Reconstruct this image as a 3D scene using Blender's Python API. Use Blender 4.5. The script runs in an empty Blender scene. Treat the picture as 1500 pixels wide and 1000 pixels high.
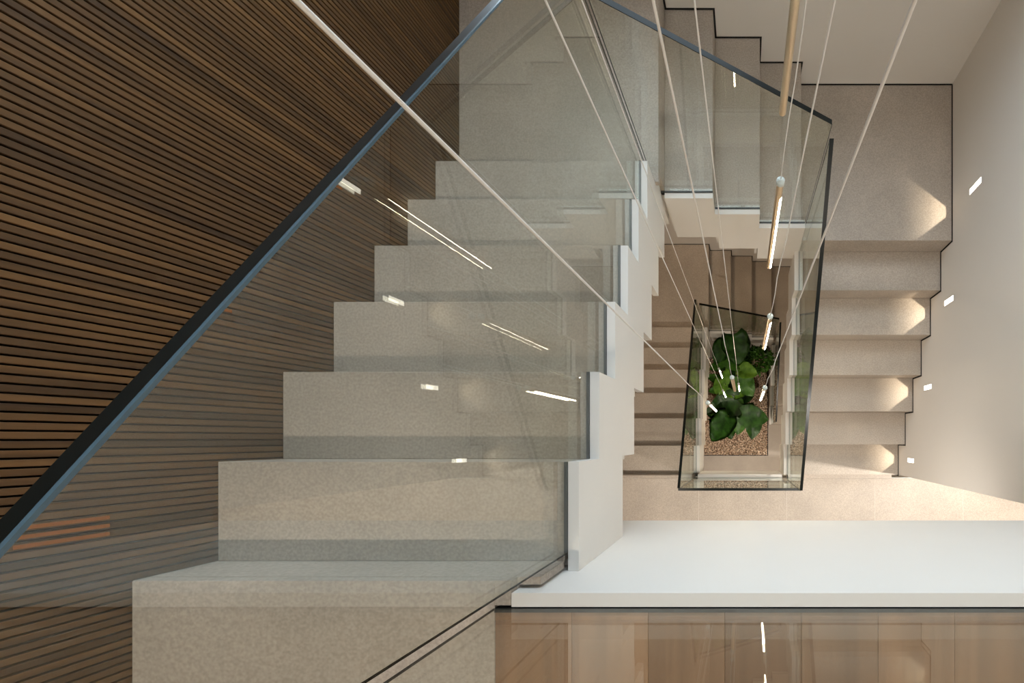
import bpy, bmesh, math, random
from mathutils import Vector, Matrix

sc = bpy.context.scene
col = sc.collection
rnd = random.Random(7)

# ------------------------------------------------------------------ camera
R = 0.168                      # riser height
ZC = 34 * R + 1.028            # camera height above the ground floor
cd = bpy.data.cameras.new('camera')
cam = bpy.data.objects.new('camera', cd)
col.objects.link(cam)
cam.location = (0, 0, ZC)
cam.rotation_euler = (0, 0, 0)  # straight down the stairwell, image top = +Y
cd.sensor_width = 36
cd.lens = 620 / 1500 * 36
cd.shift_x = -(1091.4 - 750) / 1500
cd.shift_y = (643.2 - 500) / 1500
cd.clip_start = 0.01
sc.camera = cam

# ------------------------------------------------------------------ world and view
w = bpy.data.worlds.new('world')
sc.world = w
w.use_nodes = True
bg = w.node_tree.nodes['Background']
bg.inputs[0].default_value = (0.75, 0.88, 1.0, 1)
SKY = 5.5
bg.inputs[1].default_value = SKY
sc.view_settings.view_transform = 'Standard'
sc.view_settings.look = 'None'
sc.view_settings.gamma = 1
sc.view_settings.use_curve_mapping = False
sc.view_settings.exposure = 0.0
sc.cycles.use_denoising = True
sc.cycles.max_bounces = 10
sc.cycles.diffuse_bounces = 6
sc.cycles.glossy_bounces = 5
sc.cycles.transparent_max_bounces = 24
sc.cycles.caustics_reflective = False
sc.cycles.caustics_refractive = False
sc.cycles.sample_clamp_indirect = 4.0

WARM = (1.0, 0.88, 0.74)
P_PENDANT = 95.0
P_STEP = 6.0
P_DOWN = 82.0
P_UP = 75.0

# ------------------------------------------------------------------ materials
def lin(r, g, b):
    f = lambda c: (c / 255 / 12.92) if c / 255 <= 0.04045 else ((c / 255 + 0.055) / 1.055) ** 2.4
    return (f(r), f(g), f(b), 1)

def newmat(name):
    m = bpy.data.materials.new(name)
    m.use_nodes = True
    nt = m.node_tree
    return m, nt, nt.nodes, nt.links, nt.nodes['Principled BSDF']

def plain(name, rgb, rough=0.5, metal=0.0, var=0.03, scale=6.0, bump=0.0, spec=0.5):
    m, nt, N, L, p = newmat(name)
    tc = N.new('ShaderNodeTexCoord')
    no = N.new('ShaderNodeTexNoise'); no.inputs['Scale'].default_value = scale; no.inputs['Detail'].default_value = 4
    L.new(tc.outputs['Object'], no.inputs['Vector'])
    mx = N.new('ShaderNodeMix'); mx.data_type = 'RGBA'
    c = lin(*rgb)
    mx.inputs[6].default_value = tuple(max(0, x * (1 - var)) for x in c[:3]) + (1,)
    mx.inputs[7].default_value = tuple(min(1, x * (1 + var)) for x in c[:3]) + (1,)
    L.new(no.outputs['Fac'], mx.inputs[0])
    L.new(mx.outputs[2], p.inputs['Base Color'])
    p.inputs['Roughness'].default_value = rough
    p.inputs['Metallic'].default_value = metal
    p.inputs['Specular IOR Level'].default_value = spec
    if bump:
        b = N.new('ShaderNodeBump'); b.inputs['Strength'].default_value = bump; b.inputs['Distance'].default_value = 0.002
        n2 = N.new('ShaderNodeTexNoise'); n2.inputs['Scale'].default_value = 160; n2.inputs['Detail'].default_value = 3
        L.new(tc.outputs['Object'], n2.inputs['Vector'])
        L.new(n2.outputs['Fac'], b.inputs['Height']); L.new(b.outputs['Normal'], p.inputs['Normal'])
    return m

def stone_mat(name, rgb, spark=0.5):
    m, nt, N, L, p = newmat(name)
    tc = N.new('ShaderNodeTexCoord')
    geo = N.new('ShaderNodeNewGeometry')
    big = N.new('ShaderNodeTexNoise'); big.inputs['Scale'].default_value = 2.2; big.inputs['Detail'].default_value = 5; big.inputs['Roughness'].default_value = 0.6
    fine = N.new('ShaderNodeTexNoise'); fine.inputs['Scale'].default_value = 130; fine.inputs['Detail'].default_value = 3
    fos = N.new('ShaderNodeTexVoronoi'); fos.inputs['Scale'].default_value = 17; fos.inputs['Randomness'].default_value = 1
    for n in (big, fine, fos):
        L.new(geo.outputs['Position'], n.inputs['Vector'])
    c = Vector(lin(*rgb)[:3])
    r1 = N.new('ShaderNodeValToRGB')
    r1.color_ramp.elements[0].position = 0.3; r1.color_ramp.elements[0].color = (*(c * 0.86), 1)
    r1.color_ramp.elements[1].position = 0.72; r1.color_ramp.elements[1].color = (*(c * 1.10), 1)
    L.new(big.outputs['Fac'], r1.inputs[0])
    r2 = N.new('ShaderNodeValToRGB')
    r2.color_ramp.elements[0].position = 0.35; r2.color_ramp.elements[0].color = (0.83, 0.83, 0.83, 1)
    r2.color_ramp.elements[1].position = 0.65; r2.color_ramp.elements[1].color = (1.08, 1.08, 1.08, 1)
    L.new(fine.outputs['Fac'], r2.inputs[0])
    mu = N.new('ShaderNodeMix'); mu.data_type = 'RGBA'; mu.blend_type = 'MULTIPLY'; mu.inputs[0].default_value = 1
    L.new(r1.outputs[0], mu.inputs[6]); L.new(r2.outputs[0], mu.inputs[7])
    r3 = N.new('ShaderNodeValToRGB')
    r3.color_ramp.elements[0].position = 0.0; r3.color_ramp.elements[0].color = (spark, spark, spark, 1)
    r3.color_ramp.elements[1].position = 0.1; r3.color_ramp.elements[1].color = (0, 0, 0, 1)
    L.new(fos.outputs['Distance'], r3.inputs[0])
    m3 = N.new('ShaderNodeMix'); m3.data_type = 'RGBA'
    L.new(r3.outputs[0], m3.inputs[0]); L.new(mu.outputs[2], m3.inputs[6])
    m3.inputs[7].default_value = (*(c * 1.45), 1)
    L.new(m3.outputs[2], p.inputs['Base Color'])
    p.inputs['Roughness'].default_value = 0.55
    b = N.new('ShaderNodeBump'); b.inputs['Strength'].default_value = 0.25; b.inputs['Distance'].default_value = 0.001
    L.new(fine.outputs['Fac'], b.inputs['Height']); L.new(b.outputs['Normal'], p.inputs['Normal'])
    return m

def wood_mat(name, dark, light, axis, rough=0.45, scale=30):
    """grain running along the given world axis, tone different for each piece"""
    m, nt, N, L, p = newmat(name)
    geo = N.new('ShaderNodeNewGeometry')
    oi = N.new('ShaderNodeObjectInfo')
    mp = N.new('ShaderNodeMapping'); mp.vector_type = 'POINT'
    s = [1.0, 1.0, 1.0]; s['XYZ'.index(axis)] = 0.05
    mp.inputs['Scale'].default_value = s
    ad = N.new('ShaderNodeVectorMath'); ad.operation = 'ADD'
    sc_ = N.new('ShaderNodeVectorMath'); sc_.operation = 'SCALE'; sc_.inputs[0].default_value = (31, 17, 5)
    L.new(oi.outputs['Random'], sc_.inputs['Scale'])
    L.new(geo.outputs['Position'], ad.inputs[0]); L.new(sc_.outputs[0], ad.inputs[1])
    L.new(ad.outputs[0], mp.inputs['Vector'])
    n = N.new('ShaderNodeTexNoise'); n.inputs['Scale'].default_value = scale; n.inputs['Detail'].default_value = 6
    n.inputs['Distortion'].default_value = 0.6
    L.new(mp.outputs[0], n.inputs['Vector'])
    r = N.new('ShaderNodeValToRGB')
    r.color_ramp.elements[0].position = 0.3; r.color_ramp.elements[0].color = lin(*dark)
    r.color_ramp.elements[1].position = 0.7; r.color_ramp.elements[1].color = lin(*light)
    L.new(n.outputs['Fac'], r.inputs[0])
    hv = N.new('ShaderNodeHueSaturation')
    mr = N.new('ShaderNodeMapRange'); mr.inputs['To Min'].default_value = 0.72; mr.inputs['To Max'].default_value = 1.28
    L.new(oi.outputs['Random'], mr.inputs['Value']); L.new(mr.outputs[0], hv.inputs['Value'])
    L.new(r.outputs[0], hv.inputs['Color']); L.new(hv.outputs[0], p.inputs['Base Color'])
    p.inputs['Roughness'].default_value = rough
    b = N.new('ShaderNodeBump'); b.inputs['Strength'].default_value = 0.2; b.inputs['Distance'].default_value = 0.001
    L.new(n.outputs['Fac'], b.inputs['Height']); L.new(b.outputs['Normal'], p.inputs['Normal'])
    return m

def glass_mat(name, tint, f0=0.045):
    m, nt, N, L, p = newmat(name)
    N.remove(p)
    out = N['Material Output']
    tr = N.new('ShaderNodeBsdfTransparent'); tr.inputs[0].default_value = tint
    gl = N.new('ShaderNodeBsdfGlossy'); gl.inputs['Roughness'].default_value = 0.0; gl.inputs['Color'].default_value = (0.95, 1, 0.98, 1)
    lw = N.new('ShaderNodeLayerWeight'); lw.inputs[0].default_value = 0.5
    pw = N.new('ShaderNodeMath'); pw.operation = 'POWER'; pw.inputs[1].default_value = 5
    ma = N.new('ShaderNodeMath'); ma.operation = 'MULTIPLY_ADD'; ma.inputs[1].default_value = 1 - f0; ma.inputs[2].default_value = f0
    L.new(lw.outputs['Facing'], pw.inputs[0]); L.new(pw.outputs[0], ma.inputs[0])
    mx = N.new('ShaderNodeMixShader')
    L.new(ma.outputs[0], mx.inputs[0]); L.new(tr.outputs[0], mx.inputs[1]); L.new(gl.outputs[0], mx.inputs[2])
    L.new(mx.outputs[0], out.inputs['Surface'])
    return m

def emit_mat(name, color, strength):
    m, nt, N, L, p = newmat(name)
    N.remove(p)
    e = N.new('ShaderNodeEmission'); e.inputs[0].default_value = (*color, 1); e.inputs[1].default_value = strength
    L.new(e.outputs[0], N['Material Output'].inputs['Surface'])
    return m

M = dict(
    stone=stone_mat('limestone', (177, 165, 152), 0.35),
    white=plain('white_paint', (232, 228, 222), 0.6, var=0.015),
    plaster=plain('wall_plaster', (226, 220, 212), 0.8, var=0.02, scale=3),
    ceil=plain('ceiling_paint', (238, 236, 232), 0.9, var=0.01),
    gap=plain('painted_gap_shade', (16, 14, 12), 0.9),  # near-black colour standing in for shade in the gap at the walls
    channel=plain('dark_channel', (38, 42, 46), 0.4, metal=0.6),
    edge=plain('polished_glass_edge', (14, 18, 17), 0.3, spec=0.2),
    edge_reflection=plain('painted_edge_reflection', (72, 92, 102), 0.2),  # bluish reflection on the glass edge, painted as a colour
    brass=plain('brass', (222, 202, 172), 0.35, metal=1.0, var=0.04),
    cap=plain('clear_cap', (205, 215, 212), 0.15),
    cord=plain('cord_fabric', (235, 230, 222), 0.7),
    slat=wood_mat('slat_wood', (64, 42, 19), (104, 73, 40), 'Z'),
    back=plain('slat_backing', (30, 19, 10), 0.9),
    oak=wood_mat('oak_floor', (116, 86, 60), (144, 110, 80), 'Y', 0.4, 22),
    glass=glass_mat('balustrade_glass', (0.94, 0.945, 0.92, 1), 0.058),
    winglass=glass_mat('window_glass', (0.97, 0.98, 0.98, 1)),
    lit=emit_mat('pendant_light', (1.0, 0.82, 0.58), P_PENDANT),
    step=emit_mat('step_light_lens', (1.0, 0.90, 0.75), 9.0),
    ember=emit_mat('amber_step_light', (1.0, 0.30, 0.04), 0.2),
    lens=emit_mat('downlight_lens', (1.0, 0.85, 0.62), 8.0),
    frame=plain('window_frame', (60, 60, 62), 0.4, metal=0.5),
    soil=plain('soil', (58, 44, 32), 0.95),
    stem=plain('plant_stem', (120, 128, 70), 0.6),
    trunk=plain('woody_stem', (150, 128, 98), 0.8),
)

def leaf_mat(name, dark, light):
    m, nt, N, L, p = newmat(name)
    tc = N.new('ShaderNodeTexCoord')
    wv = N.new('ShaderNodeTexNoise'); wv.inputs['Scale'].default_value = 14; wv.inputs['Detail'].default_value = 3
    L.new(tc.outputs['Object'], wv.inputs['Vector'])
    r = N.new('ShaderNodeValToRGB')
    r.color_ramp.elements[0].position = 0.35; r.color_ramp.elements[0].color = lin(*dark)
    r.color_ramp.elements[1].position = 0.7; r.color_ramp.elements[1].color = lin(*light)
    L.new(wv.outputs['Fac'], r.inputs[0]); L.new(r.outputs[0], p.inputs['Base Color'])
    p.inputs['Roughness'].default_value = 0.4
    return m
M['leaf_dark'] = leaf_mat('dark_leaf', (34, 70, 20), (62, 110, 36))
M['leaf_mid'] = leaf_mat('mid_leaf', (60, 108, 30), (96, 150, 50))
M['leaf_light'] = leaf_mat('light_leaf', (92, 140, 40), (138, 184, 66))

def pebble_mat():
    m, nt, N, L, p = newmat('pebble')
    g = N.new('ShaderNodeNewGeometry')
    r = N.new('ShaderNodeValToRGB')
    r.color_ramp.elements[0].color = lin(150, 120, 96); r.color_ramp.elements[1].color = lin(246, 226, 202)
    e = r.color_ramp.elements.new(0.5); e.color = lin(214, 184, 156)
    L.new(g.outputs['Random Per Island'], r.inputs[0]); L.new(r.outputs[0], p.inputs['Base Color'])
    p.inputs['Roughness'].default_value = 0.8
    return m
M['pebble'] = pebble_mat()

# ------------------------------------------------------------------ helpers
def tag(o, label=None, cat=None, group=None, kind=None):
    if label: o['label'] = label
    if cat: o['category'] = cat
    if group: o['group'] = group
    if kind: o['kind'] = kind
    return o

def empty(name, loc, label=None, cat=None, group=None, kind=None):
    o = bpy.data.objects.new(name, None)
    o.empty_display_size = 0.1
    col.objects.link(o)
    o.location = loc
    return tag(o, label, cat, group, kind)

def wloc(o):
    v = Vector(o.location)
    p = o.parent
    while p is not None:
        v = v + Vector(p.location); p = p.parent
    return v

def link(name, bm, mat, parent=None, origin=None, smooth=False):
    """bm holds world coordinates; the object's origin is moved to the base centre of its bounds"""
    vs = [v.co for v in bm.verts]
    if origin is None:
        lo = Vector((min(v[i] for v in vs) for i in range(3))); hi = Vector((max(v[i] for v in vs) for i in range(3)))
        origin = Vector(((lo.x + hi.x) / 2, (lo.y + hi.y) / 2, lo.z))
    origin = Vector(origin)
    bmesh.ops.translate(bm, vec=-origin, verts=bm.verts)
    bmesh.ops.recalc_face_normals(bm, faces=bm.faces)
    me = bpy.data.meshes.new(name)
    bm.to_mesh(me); bm.free()
    if smooth:
        for f in me.polygons: f.use_smooth = True
    me.materials.append(M[mat] if isinstance(mat, str) else mat)
    o = bpy.data.objects.new(name, me)
    col.objects.link(o)
    o.location = origin - (wloc(parent) if parent else Vector((0, 0, 0)))
    o.parent = parent
    return o

def put(name, me, loc, parent=None):
    o = bpy.data.objects.new(name, me)
    col.objects.link(o)
    o.parent = parent
    o.location = Vector(loc) - (wloc(parent) if parent else Vector((0, 0, 0)))
    return o

def bbox(bm, x0, x1, y0, y1, z0, z1, bev=0.0):
    r = bmesh.ops.create_cube(bm, size=1)
    vs = r['verts']
    for v in vs:
        v.co = Vector((x0 if v.co.x < 0 else x1, y0 if v.co.y < 0 else y1, z0 if v.co.z < 0 else z1))
    if bev:
        es = list({e for v in vs for e in v.link_edges})
        bmesh.ops.bevel(bm, geom=es, offset=bev, segments=1, affect='EDGES')
    return bm

def box(name, x0, x1, y0, y1, z0, z1, mat, parent=None, bev=0.0, **k):
    return link(name, bbox(bmesh.new(), x0, x1, y0, y1, z0, z1, bev), mat, parent, **k)

def prism(bm, poly, axis, t0, t1, cells=None):
    """poly: outline (s, z); cells: convex pieces of the outline used for the two end faces.
    axis 'Y' means s runs along Y and the prism is extruded along X, and the other way round"""
    def P(s, t, z): return (t, s, z) if axis == 'Y' else (s, t, z)
    vd = {}
    def V(s, z, t):
        k = (round(s, 5), round(z, 5), t)
        if k not in vd: vd[k] = bm.verts.new(P(s, t, z))
        return vd[k]
    n = len(poly)
    for i in range(n):
        p, q = poly[i], poly[(i + 1) % n]
        bm.faces.new((V(*p, t0), V(*p, t1), V(*q, t1), V(*q, t0)))
    for c in (cells or [poly]):
        for t in (t0, t1): bm.faces.new([V(*p, t) for p in c])
    return bm

def cells_of(segs): return [[(a, zt), (b, zt), (b, zb), (a, zb)] for a, b, zt, zb in segs]

def ring(bm, x0, x1, y0, y1, z0, z1, hx0, hx1, hy0, hy1):
    """flat slab with a rectangular hole, one connected mesh"""
    o = [(x0, y0), (x1, y0), (x1, y1), (x0, y1)]; h = [(hx0, hy0), (hx1, hy0), (hx1, hy1), (hx0, hy1)]
    V = [[bm.verts.new((*p, z)) for p in q] for z in (z0, z1) for q in (o, h)]
    for i in range(4):
        j = (i + 1) % 4
        bm.faces.new((V[0][i], V[0][j], V[1][j], V[1][i])); bm.faces.new((V[2][i], V[2][j], V[3][j], V[3][i]))
        bm.faces.new((V[0][i], V[0][j], V[2][j], V[2][i])); bm.faces.new((V[1][i], V[1][j], V[3][j], V[3][i]))
    return bm

def lathe(bm, x, y, prof, n=20):
    R_ = [[bm.verts.new((x + r * math.cos(2 * math.pi * i / n), y + r * math.sin(2 * math.pi * i / n), z)) for i in range(n)] for r, z in prof]
    for a, b in zip(R_, R_[1:]):
        for i in range(n):
            j = (i + 1) % n
            bm.faces.new((a[i], a[j], b[j], b[i]))
    return R_

def stepped(segs):
    """outline of a stepped band from (s0, s1, ztop, zbot) sorted along s"""
    top, bot = [], []
    for s0, s1, zt, zb in segs:
        top += [(s0, zt), (s1, zt)]
        bot += [(s0, zb), (s1, zb)]
    pts = top + bot[::-1]
    out = []
    for q in pts:
        if not out or (abs(q[0] - out[-1][0]) > 1e-6 or abs(q[1] - out[-1][1]) > 1e-6): out.append(q)
    return out

def cyl(bm, p0, p1, r0, r1=None, n=12, cap=True):
    r1 = r0 if r1 is None else r1
    p0, p1 = Vector(p0), Vector(p1)
    d = (p1 - p0).normalized()
    u = d.orthogonal().normalized(); v = d.cross(u)
    A = [bm.verts.new(p0 + (u * math.cos(2 * math.pi * i / n) + v * math.sin(2 * math.pi * i / n)) * r0) for i in range(n)]
    B = [bm.verts.new(p1 + (u * math.cos(2 * math.pi * i / n) + v * math.sin(2 * math.pi * i / n)) * r1) for i in range(n)]
    for i in range(n):
        j = (i + 1) % n
        bm.faces.new((A[i], A[j], B[j], B[i]))
    if cap:
        bm.faces.new(A[::-1]); bm.faces.new(B)
    return bm

def tube(bm, pts, r, n=6):
    pts = [Vector(p) for p in pts]
    rings = []
    for i, p in enumerate(pts):
        d = (pts[min(i + 1, len(pts) - 1)] - pts[max(i - 1, 0)]).normalized()
        u = d.cross(Vector((0.3, 0.9, 0.1))).normalized(); v = d.cross(u)
        rr = r[i] if isinstance(r, (list, tuple)) else r
        rings.append([bm.verts.new(p + (u * math.cos(2 * math.pi * k / n) + v * math.sin(2 * math.pi * k / n)) * rr) for k in range(n)])
    for a, b in zip(rings, rings[1:]):
        for k in range(n):
            j = (k + 1) % n
            bm.faces.new((a[k], a[j], b[j], b[k]))
    bm.faces.new(rings[0][::-1]); bm.faces.new(rings[-1])
    return bm

def Z(i): return (34 - i) * R          # height of level i; 0 = upper floor, 18 = middle floor, 34 = ground

# ------------------------------------------------------------------ main dimensions
XL, XR, YB = -1.4898, 1.4069, 2.4076
T1, N0 = 0.2804, -0.3437
M7, T2 = -0.4507, 0.2698
P11, T3 = 1.3502, 0.2792
XS, XE = -0.5, -0.470                   # left pane (void side) and left ledge edge, upper flight
YG, YE = 1.380, 1.350                   # cross pane and ledge edge
XG, XGE = 0.385, 0.355                  # right pane and ledge edge
GT = 0.020                              # glass thickness
TH = 0.43                               # thickness of the folded white stair plate
ZTOP = Z(0) + 2.75
GAP = 0.003
def NY(i): return N0 + T1 * i

# ------------------------------------------------------------------ setting
# left wall with vertical slats
wl = tag(box('wall_left', XL - 0.20, XL - 0.024, -4.2, YB + 0.2, 0, ZTOP, 'back'), kind='structure')
PITCH = 0.0191
sb = bbox(bmesh.new(), -0.011, 0.011, -0.0073, 0.0073, 0, ZTOP, 0.0012)
sme = bpy.data.meshes.new('slat'); sb.to_mesh(sme); sb.free(); sme.materials.append(M['slat'])
ny = int((YB + 1.45) / PITCH)
for k in range(ny):
    y = YB - 0.012 - k * PITCH
    put('slat', sme, (XL - 0.0125, y, 0), wl)
wr = bmesh.new()
bbox(wr, XR, XR + 0.15, NY(0) + 0.019, YB, 0, ZTOP)
tag(link('wall_right', wr, 'plaster'), kind='structure')
tag(box('wall_hall', XR, XR + 0.15, -4.2, N0 + 0.019, Z(0) - 0.918, ZTOP, 'plaster'), kind='structure')
tag(box('wall_front', XL - 0.2, 4.2, -4.4, -4.2, 0, Z(0), 'plaster'), kind='structure')
tag(box('wall_side', 4.2, 4.4, -4.4, YB + 0.2, 0, Z(0), 'plaster'), kind='structure')

# closed ceiling; tall window high in the back wall
cz = ZTOP
tag(box('ceiling', XL - 0.2, XR + 0.15, -4.4, YB + 0.2, cz, cz + 0.25, 'ceil'), kind='structure')
WX0, WX1, WZ0, WZ1 = -1.25, 1.2, ZC - 1.45, ZTOP - 0.12
bmw = ring(bmesh.new(), XL - 0.2, 4.2, 0, ZTOP, 0, 0.2, WX0, WX1, WZ0, WZ1)
for v in bmw.verts: v.co = Vector((v.co.x, YB + v.co.z, v.co.y))
tag(link('wall_back', bmw, 'plaster'), kind='structure')
w1 = empty('window_1', ((WX0 + WX1) / 2, YB + 0.1, WZ0), kind='structure')
box('pane', WX0 + 0.045, WX1 - 0.045, YB + 0.11, YB + 0.122, WZ0 + 0.045, WZ1 - 0.045, 'winglass', w1)
fm = ring(bmesh.new(), WX0, WX1, WZ0, WZ1, 0.08, 0.15, WX0 + 0.045, WX1 - 0.045, WZ0 + 0.045, WZ1 - 0.045)
for v in fm.verts: v.co = Vector((v.co.x, YB + v.co.z, v.co.y))
link('window_frame', fm, 'frame', w1)
box('mullion', -0.045, 0.0, YB + 0.08, YB + 0.109, WZ0 + 0.045, WZ1 - 0.045, 'frame', w1)
tag(box('wall_front_upper', XL - 0.2, XR + 0.15, -4.4, -4.2, Z(0), ZTOP, 'plaster'), kind='structure')

# upper floor: slab, oak planks, stone strip at the head of the stairs, deep white edge
FY, FYE = -0.409, -0.373                # pane and ledge edge of the upper floor
fu = tag(box('floor_upper', XL - 0.02, XR, -4.2, -0.621, Z(0) - 0.918, Z(0) - 0.02, 'white'), kind='structure')
XO = -0.607
pw = 0.186
x = XO
k = 0
cuts = [-0.425, -1.55, -2.9, -4.2]
while x < XR - 0.01:
    x1 = min(x + pw, XR)
    off = [0, 0.5, 0.22, 0.71][k % 4]
    ys = [-0.4196, -0.95 - off, -2.35 - off * 0.8, -4.2]
    for a, b in zip(ys, ys[1:]):
        box('plank', x + 0.0003, x1 - 0.0003, b + 0.0003, a - 0.0003, Z(0) - 0.02, Z(0), 'oak', fu, bev=0.0004)
    x = x1; k += 1
box('slab_edge', -0.567, XR, -0.62, FYE, Z(0) - 0.918, Z(0) - 0.0205, 'white', fu)
box('coping', -0.567, XR, FY + 0.0025, FYE, Z(0) - 0.0204, Z(0) + 0.001, 'white', fu)
hs = bmesh.new()
bbox(hs, XL, XO - 0.001, -1.9, N0, Z(0) - 0.03, Z(0), 0.0015)
link('stone_slab', hs, 'stone', fu)
box('stone_slab', XO - 0.001, -0.569, FYE - 0.03, N0, Z(0) - 0.03, Z(0), 'stone', fu)
box('slab_body', XL - 0.01, -0.569, -0.62, N0 - 0.021, Z(0) - TH, Z(0) - 0.031, 'white', fu)

# middle floor: stone tiles on a white plate, hall to the right
MYG, MYE = -0.365, -0.335
XSL, XEL = -0.482, -0.452               # lower left pane and ledge
fmid = tag(box('floor_middle', XL - 0.02, 4.2, -4.2, MYG - 0.004, Z(18) - TH, Z(18) - 0.022, 'white'), kind='structure')
xs = [XL] + [0.4 + 0.845 * j for j in range(-2, 5)] + [4.2]
ys = [MYG - 0.0106, -1.165, -2.01, -2.855, -4.2]
for a, b in zip(xs, xs[1:]):
    for c, d in zip(ys, ys[1:]):
        box('tile', a + 0.001, b - 0.001, d + 0.001, c - 0.001, Z(18) - 0.022, Z(18), 'stone', fmid, bev=0.001)
box('tile', XL, XSL - 0.011, ys[0] + 0.001, N0, Z(18) - 0.022, Z(18), 'stone', fmid, bev=0.001)
box('tile', XG + 0.011, XR - GAP, ys[0] + 0.001, NY(0) + 0.019, Z(18) - 0.022, Z(18), 'stone', fmid, bev=0.001)
me_ = bmesh.new()
bbox(me_, XEL, XGE, MYG, MYE, Z(18) - TH, Z(18))
link('floor_edge', me_, 'white', fmid)
box('joint_bed', XL, 4.2, -4.2, MYG - 0.0106, Z(18) - 0.0219, Z(18) - 0.0015, 'plaster', fmid)

# ground floor with a gravel bed
GX0, GX1, GY0, GY1 = -0.80, 0.368, -0.262, 1.30
gf = ring(bmesh.new(), XL - 0.2, 4.2, -4.4, YB + 0.2, -0.2, 0, GX0, GX1, GY0, GY1)
gfo = tag(link('floor', gf, 'stone'), kind='structure')
pl = empty('planting_bed', (-0.2, 0.5, -0.2), 'sunken bed of pale gravel between the lowest stair flights', 'planter')
box('soil', GX0, GX1, GY0, GY1, -0.2, -0.045, 'soil', pl)
rm = ring(bmesh.new(), GX0, GX1, GY0, GY1, -0.06, 0.002, GX0 + 0.006, GX1 - 0.006, GY0 + 0.006, GY1 - 0.006)
link('rim', rm, 'frame', pl)

# ------------------------------------------------------------------ stairs
def flight(label, axis, sgn, nos, i0, n, t0, t1, led0, led1, th, led_end=None, led_start=None, wall=None):
    """n treads of level i0..; nos(i) is the nosing coordinate of level i along the axis, sgn the way down.
    t0..t1: stone width, led0..led1: white ledge band"""
    c = nos(i0 - 1)
    base = ((t0 + t1) / 2, (c + nos(i0 + n - 1)) / 2, Z(i0 + n)) if axis == 'Y' else ((c + nos(i0 + n - 1)) / 2, (t0 + t1) / 2, Z(i0 + n))
    e = empty('stair_flight', base, label, 'stairs')
    def b(name, s0, s1, z0, z1, ta, tb, mat, bev=0.0):
        s0, s1 = min(s0, s1), max(s0, s1)
        if axis == 'Y': return box(name, ta, tb, s0, s1, z0, z1, mat, e, bev)
        return box(name, s0, s1, ta, tb, z0, z1, mat, e, bev)
    for i in range(i0, i0 + n):
        b('tread', nos(i - 1), nos(i), Z(i) - 0.03, Z(i), t0, t1, 'stone', 0.0015)
    for i in range(i0 - 1, i0 + n):
        b('riser', nos(i) - sgn * 0.02, nos(i), Z(i + 1), Z(i) - 0.0302, t0, t1, 'stone')
    if wall is not None:  # dark strips on the wall paint in the shade of a gap
        wa, wb = (wall - 0.0028, wall - 0.0003)
        for i in range(i0, i0 + n):
            b('painted_gap_shade', nos(i - 1), nos(i), Z(i) + 0.0003, Z(i) + 0.009, wa, wb, 'gap')
        for i in range(i0 - 1, i0 + n):
            b('painted_gap_shade', nos(i) + sgn * 0.0003, nos(i) + sgn * 0.011, Z(i + 1) + 0.0093, Z(i) + 0.009, wa, wb, 'gap')
    segs, seg2 = [], []
    for i in range(i0, i0 + n):
        a, bb = nos(i - 1), nos(i)
        if i == i0 + n - 1 and led_end is not None: bb = led_end
        if i == i0 and led_start is not None: a = led_start
        segs.append((min(a, bb), max(a, bb), Z(i), Z(i) - th))
        a, bb = nos(i - 1) - sgn * 0.0202, nos(i) - sgn * 0.0202
        if i == i0: a = nos(i - 1) - sgn * 0.0205
        seg2.append((min(a, bb), max(a, bb), Z(i) - 0.0305, Z(i) - th))
    segs.sort(); seg2.sort()
    link('stringer', prism(bmesh.new(), stepped(segs), axis, led0, led1, cells_of(segs)), 'white', e)
    link('soffit', prism(bmesh.new(), stepped(seg2), axis, t0, t1, cells_of(seg2)), 'white', e)
    return e

flight('pale stone stairs beside the slatted wood wall, under the uppermost glass pane', 'Y', 1, lambda i: NY(i), 1, 6, XL, XS - 0.0106, XS, XE, TH, led_start=FYE + 0.0006)
flight('short run of three stone steps along the white back wall below the slatted wall landing', 'X', 1, lambda i: M7 + T2 * (i - 7), 8, 3, YG + 0.0106, YB - GAP, YE, YG, 0.455, led_end=XG, wall=YB)
flight('pale stone stairs along the white wall with four small step lights', 'Y', -1, lambda i: P11 - T3 * (i - 11), 12, 6, XG + 0.0106, XR - GAP, XGE, XG, TH, wall=XR)
flight('shaded stone stairs going down from the middle floor beside the planting bed', 'Y', 1, lambda i: NY(i - 18), 19, 6, XL, XSL - 0.0106, XSL, XEL, TH, led_start=MYE + 0.0006)
flight('dark shaded run of three steps behind the lowest glass panes', 'X', 1, lambda i: M7 + T2 * (i - 25), 26, 3, YG + 0.0106, YB - GAP, YE, YG, 0.40, led_end=XG, wall=YB)
flight('lowest stone stairs ending at the ground floor beside the gravel', 'Y', -1, lambda i: P11 - T3 * (i - 29), 30, 4, XG + 0.02 + 0.0106, XR - GAP, XGE + 0.02, XG + 0.02, 0.30)

def landing(label, x0, x1, y0, y1, i, cx, cy):
    """cx, cy: the plate below keeps clear of the riser on these sides"""
    e = empty('stair_landing', ((x0 + x1) / 2, (y0 + y1) / 2, Z(i) - TH), label, 'landing')
    box('stone_slab', x0, x1, y0, y1, Z(i) - 0.03, Z(i), 'stone', e, bev=0.0015)
    box('painted_gap_shade', x0, x1 if x1 < 0 else x1 - 0.0005, YB - 0.003, YB - 0.0002, Z(i) + 0.0003, Z(i) + 0.009, 'gap', e)
    if x1 > 0: box('painted_gap_shade', XR - 0.003, XR - 0.0002, y0, y1 - 0.0005, Z(i) + 0.0003, Z(i) + 0.009, 'gap', e)
    box('plate', x0, x1 - cx, y0 + cy, y1, Z(i) - TH, Z(i) - 0.0305, 'white', e)
    return e
K = 0.0206
landing('square stone landing at the foot of the flight by the slatted wall', XL, M7, NY(6), YB - GAP, 7, K, 0)
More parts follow.
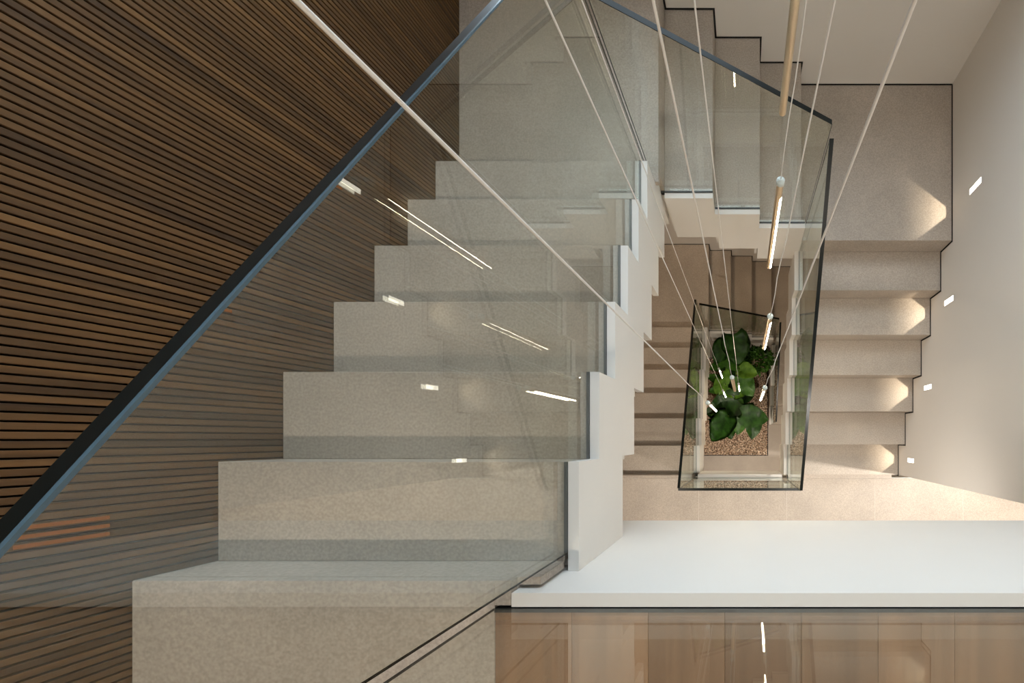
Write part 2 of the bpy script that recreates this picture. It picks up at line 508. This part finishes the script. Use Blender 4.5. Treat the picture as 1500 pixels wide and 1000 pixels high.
landing('wide stone landing in the white corner with a step light fan on it', M7 + 3 * T2, XR - GAP, P11, YB - GAP, 11, 0, K)
landing('shaded brown stone landing below the upper stairs by the back wall', XL, M7, NY(6), YB - GAP, 25, K, 0)
landing('deep shaded landing behind the plants at the back right corner', M7 + 3 * T2, XR - GAP, P11, YB - GAP, 29, 0, K)

# ------------------------------------------------------------------ glass balustrades
def balustrade(label, axis, t, tdir, segs, zt0, zt1, edge_reflection=False):
    """segs: (s0, s1, base z) sorted; the pane lies between t and t + tdir*GT; zt0, zt1 the top at both ends"""
    s0, s1 = segs[0][0], segs[-1][1]
    ta, tb = sorted((t, t + tdir * GT))
    zt = lambda s: zt0 + (zt1 - zt0) * (s - s0) / (s1 - s0)
    zmin = min(z for _, _, z in segs)
    sm = (s0 + s1) / 2
    e = empty('glass_balustrade', ((ta + tb) / 2, sm, zmin) if axis == 'Y' else (sm, (ta + tb) / 2, zmin), label, 'balustrade')
    eh = 0.003
    cw = sorted((t, t + tdir * 0.010)); ew = sorted((t, t + tdir * 0.005))
    poly = []
    for a, b, z in segs: poly += [(a, z + 0.004), (b, z + 0.004)]
    poly += [(s1, zt(s1) - eh), (s0, zt(s0) - eh)]
    out = []
    for q in poly:
        if not out or abs(q[0] - out[-1][0]) + abs(q[1] - out[-1][1]) > 1e-6: out.append(q)
    cl = [[(a, z + 0.004), (b, z + 0.004), (b, zt(b) - eh), (a, zt(a) - eh)] for a, b, z in segs]
    link('pane', prism(bmesh.new(), out, axis, ta, tb, cl), 'glass', e)
    link('top_edge', prism(bmesh.new(), [(s0, zt(s0) - eh), (s1, zt(s1) - eh), (s1, zt(s1)), (s0, zt(s0))], axis, ta, tb), 'edge', e)
    if edge_reflection:  # strip coloured like the pale reflection along the top edge
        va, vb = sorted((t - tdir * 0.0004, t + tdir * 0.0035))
        link('edge_reflection', prism(bmesh.new(), [(s0, zt(s0) - 0.003), (s1, zt(s1) - 0.003), (s1, zt(s1) + 0.0006), (s0, zt(s0) + 0.0006)], axis, va, vb), 'edge_reflection', e)
    for a, b, z in segs:
        if axis == 'Y': box('base_channel', *cw, a + 0.0004, b - 0.0004, z - 0.02, z + 0.004, 'channel', e)
        else: box('base_channel', a + 0.0004, b - 0.0004, *cw, z - 0.02, z + 0.004, 'channel', e)
    for s in (s0, s1):
        zb = segs[0][2] if s == s0 else segs[-1][2]
        d = 0.0015 if s == s0 else -0.0015
        if axis == 'Y': box('end_edge', *ew, min(s, s - d), max(s, s - d), zb + 0.004, zt(s) - eh, 'edge', e)
        else: box('end_edge', min(s, s - d), max(s, s - d), *ew, zb + 0.004, zt(s) - eh, 'edge', e)
    return e

SL = R / T1
def ztopL(y, h): return Z(0) - (y - N0) * SL + h
segL = [(-0.32, NY(1), Z(1))] + [(NY(i - 1), NY(i), Z(i)) for i in range(2, 7)] + [(NY(6), YG, Z(7))]
balustrade('clear glass pane beside the slatted wall stairs, with a dark sloping top edge', 'Y', XS, -1, segL, ztopL(-0.32, 0.905), ztopL(YG, 0.905), edge_reflection=True)
segC = [(M7 - 0.04, M7 + T2, Z(8)), (M7 + T2, M7 + 2 * T2, Z(9)), (M7 + 2 * T2, XG - 0.004, Z(10))]
def ztopC(x, i0, h): return Z(i0) - (x - M7) * R / T2 + h
balustrade('glass pane over the three steps along the white back wall', 'X', YG, 1, segC, ztopC(M7 - 0.04, 7, 0.87), ztopC(XG, 7, 0.87))
def ztopR(y, i0, h): return Z(i0) + (y - P11) * R / T3 + h
segR = [(MYG + 0.004, P11 - 5 * T3, Z(17))] + [(P11 - (k + 1) * T3, P11 - k * T3, Z(12 + k)) for k in range(4, -1, -1)] + [(P11, YG - 0.01, Z(11))]
balustrade('glass pane beside the stairs with the step lit white wall', 'Y', XG, 1, segR, ztopR(MYG, 11, 0.93), ztopR(YG, 11, 0.93))
balustrade('low level glass pane across the middle floor above the planting bed', 'X', MYG, -1, [(XSL - GT, XG + GT, Z(18))], Z(18) + 0.88, Z(18) + 0.88)
balustrade('long glass pane standing on the white edge of the oak floor', 'X', FY, -1, [(XO, XR - 0.005, Z(0))], Z(0) + 0.92, Z(0) + 0.92)
segLL = [(MYG + 0.004, NY(1), Z(19))] + [(NY(i - 1), NY(i), Z(18 + i)) for i in range(2, 7)] + [(NY(6), YG, Z(25))]
balustrade('glass pane beside the shaded stairs going down from the middle floor', 'Y', XSL, -1, segLL, ztopL(MYG, 0.905) - 18 * R, ztopL(YG, 0.905) - 18 * R)
segLC = [(M7 - 0.02, M7 + T2, Z(26)), (M7 + T2, M7 + 2 * T2, Z(27)), (M7 + 2 * T2, XG + 0.01, Z(28))]
balustrade('lowest cross glass pane behind the big leaves', 'X', YG, 1, segLC, ztopC(M7 - 0.02, 25, 0.87), ztopC(XG + 0.01, 25, 0.87))
segLR = [(P11 - (k + 1) * T3, P11 - k * T3, Z(30 + k)) for k in range(3, -1, -1)] + [(P11, YG - 0.01, Z(29))]
balustrade('lowest sloping glass pane beside the gravel at the ground stairs', 'Y', XG + 0.02, 1, segLR, ztopR(P11 - 4 * T3, 29, 0.93), ztopR(YG, 29, 0.93))

# ------------------------------------------------------------------ step lights
def fan_light(name, loc, power, parent):
    ld = bpy.data.lights.new(name, 'POINT')
    ld.energy = power; ld.shadow_soft_size = 0.006; ld.color = (1.0, 0.86, 0.66)
    ld.use_nodes = True
    nt = ld.node_tree; N, L = nt.nodes, nt.links
    em = N['Emission']
    tc = N.new('ShaderNodeTexCoord')
    sp = N.new('ShaderNodeSeparateXYZ'); L.new(tc.outputs['Normal'], sp.inputs[0])
    def ab(o):
        m = N.new('ShaderNodeMath'); m.operation = 'ABSOLUTE'; L.new(o, m.inputs[0]); return m.outputs[0]
    def mth(op, a, b, c=None):
        m = N.new('ShaderNodeMath'); m.operation = op
        for k, q in enumerate((a, b, c)):
            if q is None: continue
            if isinstance(q, (int, float)): m.inputs[k].default_value = q
            else: L.new(q, m.inputs[k])
        return m.outputs[0]
    ax, ay, az = ab(sp.outputs[0]), ab(sp.outputs[1]), ab(sp.outputs[2])
    lim = mth('ADD', mth('MULTIPLY', ax, 0.78), mth('MULTIPLY', az, 0.04))
    c1 = mth('MULTIPLY', mth('SUBTRACT', lim, ay), 45); 
    m1 = N.new('ShaderNodeClamp'); L.new(c1, m1.inputs[0])
    c2 = mth('MULTIPLY', mth('SUBTRACT', ax, mth('MULTIPLY', az, 0.13)), 60)
    m2 = N.new('ShaderNodeClamp'); L.new(c2, m2.inputs[0])
    c4 = mth('SUBTRACT', 1.35, mth('DIVIDE', ax, az)); m4 = N.new('ShaderNodeClamp'); L.new(c4, m4.inputs[0])
    c3 = mth('GREATER_THAN', mth('MULTIPLY', sp.outputs[0], sp.outputs[2]), 0.06)
    L.new(mth('MULTIPLY', mth('MULTIPLY', m1.outputs[0], m2.outputs[0]), mth('MULTIPLY', c3, m4.outputs[0])), em.inputs['Strength'])
    o = bpy.data.objects.new(name, ld); col.objects.link(o)
    o.parent = parent
    o.location = Vector(loc) - wloc(parent)
    return o

def step_light(y, i, label):
    z = Z(i) + 0.228
    e = empty('step_light', (XR, y, z), label, 'wall light', 'small lit slots along the stairs')
    box('lens', XR - 0.0016, XR + 0.002, y - 0.017, y + 0.017, z, z + 0.128, 'step', e)
    bm = bmesh.new()
    pr = [(y - 0.020, z - 0.003), (y + 0.020, z - 0.003), (y + 0.020, z + 0.131), (y - 0.020, z + 0.131)]
    pi = [(y - 0.017, z), (y + 0.017, z), (y + 0.017, z + 0.128), (y - 0.017, z + 0.128)]
    A = [bm.verts.new((XR - 0.002, *p)) for p in pr]; B = [bm.verts.new((XR - 0.002, *p)) for p in pi]
    C = [bm.verts.new((XR + 0.002, *p)) for p in pr]
    for i in range(4):
        j = (i + 1) % 4
        bm.faces.new((A[i], A[j], B[j], B[i])); bm.faces.new((A[i], A[j], C[j], C[i]))
    link('bezel', bm, 'plaster', e)
    fan_light('beam', (XR - 0.006, y, z + 0.03), P_STEP, e)
    return e
step_light(1.545, 11, 'small lit slot in the white wall over the wide corner landing')
step_light(0.955, 13, 'small lit slot in the white wall over the second step below the corner landing')
step_light(0.40, 15, 'small lit slot in the white wall over the fourth step below the corner landing')
step_light(-0.18, 17, 'small lit slot in the white wall over the lowest step before the middle floor')

lab = ['amber step light between the wood slats over the topmost steps', 'amber step light between the wood slats midway down the flight', 'amber step light between the wood slats near the corner landing']
for k in range(3):
    y = -0.197 + 0.561 * k
    z1 = ZC - (0.862 + 2 * R * k)
    j = round((YB - 0.012 - y) / PITCH)
    e = empty('step_light', (XL, YB - 0.012 - j * PITCH, z1 - 0.13), lab[k], 'wall light', 'small lit slots along the stairs')
    for q in ((-1, 0, 1) if k == 0 else (0,)):
        yy = YB - 0.012 - (j + q) * PITCH
        box('lens', XL - 0.0015, XL + 0.0012, yy - 0.004, yy + 0.004, z1 - (0.13 if k == 0 else 0.03), z1, 'ember', e)

# ------------------------------------------------------------------ pendants
def pendant(x, y, d0, d1, face, label, seed, lit0=0.07):
    """tube from depth d0 to d1 under the camera level; the lit strip faces the angle face"""
    z1, z0 = ZC - d0, ZC - d1
    e = empty('pendant_lamp', (x, y, z0), label, 'pendant lamp', 'slim tube pendants hanging in the stairwell')
    link('tube', cyl(bmesh.new(), (x, y, z0), (x, y, z1), 0.0105, n=20), 'brass', e, smooth=False)
    fx, fy = math.cos(face) * 0.0046, math.sin(face) * 0.0046
    link('diffuser', cyl(bmesh.new(), (x + fx, y + fy, z0 - 0.001), (x + fx, y + fy, z1 - lit0), 0.0068, n=16), 'lit', e)
    cb = bmesh.new()
    rg = lathe(cb, x, y, [(0.0125, z1), (0.0125, z1 + 0.012), (0.005, z1 + 0.02)])
    cb.faces.new(rg[0]); cb.faces.new(rg[-1])
    link('cap', cb, 'cap', e)
    rr = random.Random(seed)
    n = 26
    ph, ph2 = rr.random() * 6, rr.random() * 6
    pts = []
    for k in range(n + 1):
        t = k / n
        z = z1 + 0.018 + (ZTOP - z1 - 0.018) * t
        a = 0.0028 * math.sin(math.pi * min(1, t * 4))
        pts.append((x + a * math.sin(z * 11 + ph), y + a * math.sin(z * 9 + ph2), z))
    link('cord', tube(bmesh.new(), pts, 0.00145, 6), 'cord', e, smooth=True)
    link('canopy', cyl(bmesh.new(), (x, y, ZTOP - 0.025), (x, y, ZTOP), 0.03, n=16), 'brass', e)
    return e

def px(u, v, d): return ((u - 1091.4) * d / 620, (643.2 - v) * d / 620)
PEND = [
    (1146, 165, 1.20, -1, math.radians(75), 'unlit looking brass tube pendant hanging highest of the cluster'),
    (1143, 268, 1.25, 1, math.radians(-40), 'glowing tube pendant with a clear cap in front of the three back steps'),
    (1128, 464, 1.78, 1, math.radians(-40), 'glowing tube pendant just inside the lowest glass corner'),
    (1120.5, 568, 2.14, 1, math.radians(-100), 'short looking glowing pendant over the bare gravel'),
    (1072.5, 553, 2.30, 1, math.radians(100), 'dull grey pendant with its lit side turned away above the plants'),
    (1082, 562, 4.30, 1, math.radians(-80), 'glowing pendant hanging low beside the dull grey one'),
    (1053, 540, 4.40, 1, math.radians(-60), 'glowing pendant hanging low among the upper leaves'),
    (1059, 572, 4.40, 1, math.radians(-60), 'glowing pendant hanging low over the light green leaves'),
    (1037, 590, 2.30, 1, math.radians(-40), 'glowing pendant beside the white edge of the shaded stairs'),
]
for k, (u, v, d, s, f, lb) in enumerate(PEND):
    x, y = px(u, v, d)
    d0, d1 = (d, d + 0.6) if s > 0 else (d - 0.6, d)
    pendant(x, y, d0, d1, f, lb, k + 1)

# ------------------------------------------------------------------ recessed downlights under the slabs
def downlight(x, y, z, power, label, spot=165, color=None):
    e = empty('downlight', (x, y, z), label, 'ceiling light', 'recessed ceiling spots')
    bm = bmesh.new()
    lathe(bm, x, y, [(0.045, z), (0.045, z - 0.003), (0.036, z - 0.003), (0.036, z)], 24)
    link('ring', bm, 'white', e)
    link('lens', cyl(bmesh.new(), (x, y, z - 0.002), (x, y, z), 0.035, n=24), 'lens', e)
    ld = bpy.data.lights.new('beam', 'SPOT')
    ld.energy = power; ld.color = color or WARM; ld.spot_size = math.radians(spot); ld.spot_blend = 0.8; ld.shadow_soft_size = 0.03
    o = bpy.data.objects.new('beam', ld); col.objects.link(o); o.parent = e
    o.location = (0, 0, -0.012)
    return e
zm = Z(0) - 0.918
downlight(-0.93, -0.74, zm, P_DOWN, 'recessed spot in the hall ceiling near the slatted wall')
downlight(0.55, -0.80, zm, P_DOWN, 'recessed spot in the hall ceiling behind the white slab edge', color=(1, 0.94, 0.86))
downlight(2.35, -0.46, zm, P_DOWN * 4, 'recessed spot in the ceiling of the side hall', color=(1, 0.94, 0.86))
for k, (x, y) in enumerate(((-0.95, -1.35), (0.15, -1.35), (1.0, -1.35))):
    downlight(x, y, ZTOP, P_UP, ('recessed spot in the top ceiling over the stone strip', 'recessed spot in the top ceiling over the oak floor', 'recessed spot in the top ceiling beside the white side wall')[k], 130)
zg = Z(18) - TH
downlight(-0.95, 1.9, Z(7) - TH, P_DOWN * 0.5, 'added spot under the upper corner landing, brightening the landing below', 140, (1.0, 0.74, 0.48))  # added lamp, put in to warm and brighten the lower landing
downlight(-0.55, -0.75, zg, P_DOWN, 'recessed spot in the ground floor ceiling near the lower stairs')
downlight(0.5, -0.75, zg, P_DOWN, 'recessed spot in the ground floor ceiling facing the gravel bed')
# ceiling of the side hall
tag(box('ceiling_hall', XR + 0.15, 4.2, -4.4, YB, zm, zm + 0.2, 'ceil'), kind='structure')

# ------------------------------------------------------------------ gravel and plants
gb = bmesh.new()
ico = bmesh.new(); bmesh.ops.create_icosphere(ico, subdivisions=1, radius=1)
iv = [v.co.copy() for v in ico.verts]; ifc = [[v.index for v in f.verts] for f in ico.faces]; ico.free()
verts, faces = [], []
g = random.Random(3)
sp = 0.0175
yy = GY0 + 0.014
row = 0
while yy < GY1 - 0.01:
    xx = GX0 + 0.014 + (row % 2) * sp / 2
    while xx < GX1 - 0.012:
        r = g.uniform(0.007, 0.0125)
        a = g.uniform(0, 6.28); ca, sa = math.cos(a), math.sin(a)
        ex, ey, ez = g.uniform(0.9, 1.3), g.uniform(0.75, 1.0), g.uniform(0.55, 0.8)
        cx, cy, czz = xx + g.uniform(-1, 1) * 0.004, yy + g.uniform(-1, 1) * 0.004, -0.036 + g.uniform(0, 0.009)
        o = len(verts)
        for v in iv:
            X, Y, W = v.x * r * ex, v.y * r * ey, v.z * r * ez
            verts.append((cx + X * ca - Y * sa - GX0, cy + X * sa + Y * ca - GY0, czz + W))
        faces += [[o + i for i in f] for f in ifc]
        xx += sp
    yy += sp * 0.87; row += 1
gm = bpy.data.meshes.new('gravel'); gm.from_pydata(verts, [], faces); gm.materials.append(M['pebble'])
for f in gm.polygons: f.use_smooth = True
go = bpy.data.objects.new('gravel', gm); col.objects.link(go)
go.parent = pl; go.location = Vector((GX0, GY0, 0)) - wloc(pl); go['kind'] = 'stuff'

def leaf_mesh(bm, base, tip_dir, up, L, W, fold=0.18, droop=0.25, heart=True, rows=9, cols=6, wav=0.0, seed=0):
    d = Vector(tip_dir).normalized(); up = Vector(up).normalized()
    side = d.cross(up).normalized(); up = side.cross(d).normalized()
    q = random.Random(seed)
    ph = q.random() * 6
    grid = []
    for i in range(rows + 1):
        t = i / rows
        if heart:
            wd = W * (math.sin(math.pi * min(1, (t * 0.93 + 0.07)) ** 0.72)) ** 0.75
        else:
            wd = W * math.sin(math.pi * (t * 0.96 + 0.02)) ** 0.8
        wd = max(wd, 0.0015)
        rw = []
        for j in range(cols + 1):
            s = j / cols * 2 - 1
            back = -0.16 * L * (abs(s) ** 1.5) * (1 - t) ** 2 if heart else 0
            h = fold * abs(s) * wd - droop * L * t * t * 0.6 + wav * math.sin(t * 15 + ph + s * 2) * abs(s) * W
            rw.append(bm.verts.new(Vector(base) + d * (t * L + back) + side * (s * wd * 0.5 * 2 * 0.5) + up * h))
        grid.append(rw)
    for i in range(rows):
        for j in range(cols):
            bm.faces.new((grid[i][j], grid[i][j + 1], grid[i + 1][j + 1], grid[i + 1][j]))
    bmesh.ops.solidify(bm, geom=bm.faces[:], thickness=0.0015)
    return bm

def plant(label, bx, by, h, leaves, seed, name='leafy_plant'):
    """leaves: (u, v, d, length px, width px, heading deg in the plan, material)"""
    q = random.Random(seed)
    e = empty(name, (bx, by, -0.04), label, 'plant')
    crown = Vector((bx, by, h))
    link('trunk', tube(bmesh.new(), [(bx, by, -0.05), (bx + 0.012, by + 0.006, h * 0.45), (bx, by, h + 0.01)], [0.018, 0.015, 0.011], 8), 'trunk', e, smooth=True)
    for k, (u, v, d, lp, wp, hd, mt) in enumerate(leaves):
        L, W = lp * d / 620, wp * d / 620
        x, y = px(u, v, d); z = ZC - d
        a = math.radians(hd); dr = Vector((math.cos(a), math.sin(a), q.uniform(-0.15, 0.12)))
        base = Vector((x, y, z)) - dr * L * 0.5
        mid = (crown + base) / 2 + Vector((0, 0, 0.10))
        pts = [(crown * (1 - t) ** 2 + mid * 2 * t * (1 - t) + base * t * t) for t in (0, .2, .4, .6, .8, 1)]
        st = link('stem', tube(bmesh.new(), pts, [0.007, 0.0065, 0.006, 0.0055, 0.005, 0.004], 6), 'stem', e, smooth=True)
        link('leaf', leaf_mesh(bmesh.new(), base, dr, (q.uniform(-.2, .2), q.uniform(-.2, .2), 1), L, W, q.uniform(0.05, 0.22), q.uniform(0.1, 0.3), True, wav=0.07, seed=seed * 50 + k), mt, st, smooth=True)
    return e

D, Md, Lt = 'leaf_dark', 'leaf_mid', 'leaf_light'
plant('large dark leaved plant nearest the three shaded back steps', -0.12, 0.98, 0.85, [
    (1079, 513, 5.45, 46, 44, -80, D), (1054, 517, 5.6, 36, 26, 250, D), (1082, 531, 5.75, 36, 30, -20, Md), (1097, 545, 5.6, 27, 25, -15, Lt),
    (1050, 536, 5.85, 24, 20, 200, Md), (1094, 566, 5.9, 34, 30, -60, Md), (1076, 543, 6.0, 26, 20, 100, D), (1066, 503, 5.6, 28, 24, 120, D), (1062, 533, 5.9, 26, 22, 230, D), (1085, 560, 6.1, 28, 22, -110, Md)], 1)
plant('light green small leaved plant in the middle of the gravel bed', -0.31, 0.78, 0.45, [
    (1064, 549, 5.9, 24, 14, 80, Lt), (1052, 563, 5.9, 22, 16, 100, Lt), (1047, 571, 6.0, 20, 13, 190, Md), (1072, 577, 6.0, 22, 14, -20, Lt), (1080, 585, 6.05, 24, 16, -30, Md), (1092, 582, 6.2, 26, 20, 10, D), (1060, 582, 6.2, 26, 20, 215, D), (1070, 568, 6.25, 24, 20, -60, D), (1058, 571, 5.95, 18, 11, 240, Lt), (1086, 577, 6.0, 20, 12, 20, Lt), (1044, 553, 6.0, 20, 14, 160, Md)], 2)
plant('large dark leaved plant at the front of the gravel bed beside the white stair edge', -0.30, 0.37, 0.3, [
    (1058, 596, 6.05, 50, 42, 200, D), (1054, 628, 5.95, 46, 40, 235, D), (1068, 605, 6.2, 36, 32, -70, D), (1083, 622, 6.1, 32, 24, -100, Md), (1058, 617, 6.0, 32, 16, -20, Md), (1046, 603, 6.2, 30, 26, 170, D), (1080, 597, 6.25, 32, 26, 10, D), (1068, 630, 6.15, 28, 24, -75, D)], 3)
plant('dark plant with broad drooping leaves over the bare gravel by the lowest stairs', 0.05, 0.42, 0.4, [
    (1107, 611, 5.9, 40, 34, -10, D), (1103, 627, 6.0, 34, 26, -95, D), (1097, 600, 6.2, 26, 22, 60, D)], 4)

# curly bush: many small leaves in one crown
bx_, by_ = px(1111, 526, 5.8)
e = empty('curly_bush', (bx_, by_, -0.04), 'dense dark bush with small curled leaves by the lowest glass corner', 'plant')
link('trunk', tube(bmesh.new(), [(bx_, by_, -0.05), (bx_ + 0.02, by_, 0.35), (bx_, by_ + 0.01, 0.85)], [0.016, 0.013, 0.006], 7), 'trunk', e, smooth=True)
q = random.Random(11)
fb = bmesh.new()
for k in range(260):
    a, b_ = q.uniform(0, 6.28), q.uniform(-0.2, 1.0)
    rr = math.sqrt(max(0, 1 - b_ * b_)) if b_ > 0 else 1.0
    dirv = Vector((math.cos(a) * rr * 0.165, math.sin(a) * rr * 0.15, b_ * 0.18))
    p = Vector((bx_, by_, 0.90)) + dirv * q.uniform(0.75, 1.0)
    t2 = bmesh.new()
    leaf_mesh(t2, p, dirv + Vector((q.uniform(-.1, .1), q.uniform(-.1, .1), q.uniform(-0.05, 0.1))), (q.uniform(-.4, .4), q.uniform(-.4, .4), 1), q.uniform(0.05, 0.08), q.uniform(0.03, 0.05), 0.3, 0.6, False, 4, 2, 0.1, k)
    me = bpy.data.meshes.new('t'); t2.to_mesh(me); t2.free(); fb.from_mesh(me); bpy.data.meshes.remove(me)
fo = link('foliage', fb, 'leaf_mid', e, smooth=True)
fo['kind'] = 'stuff'
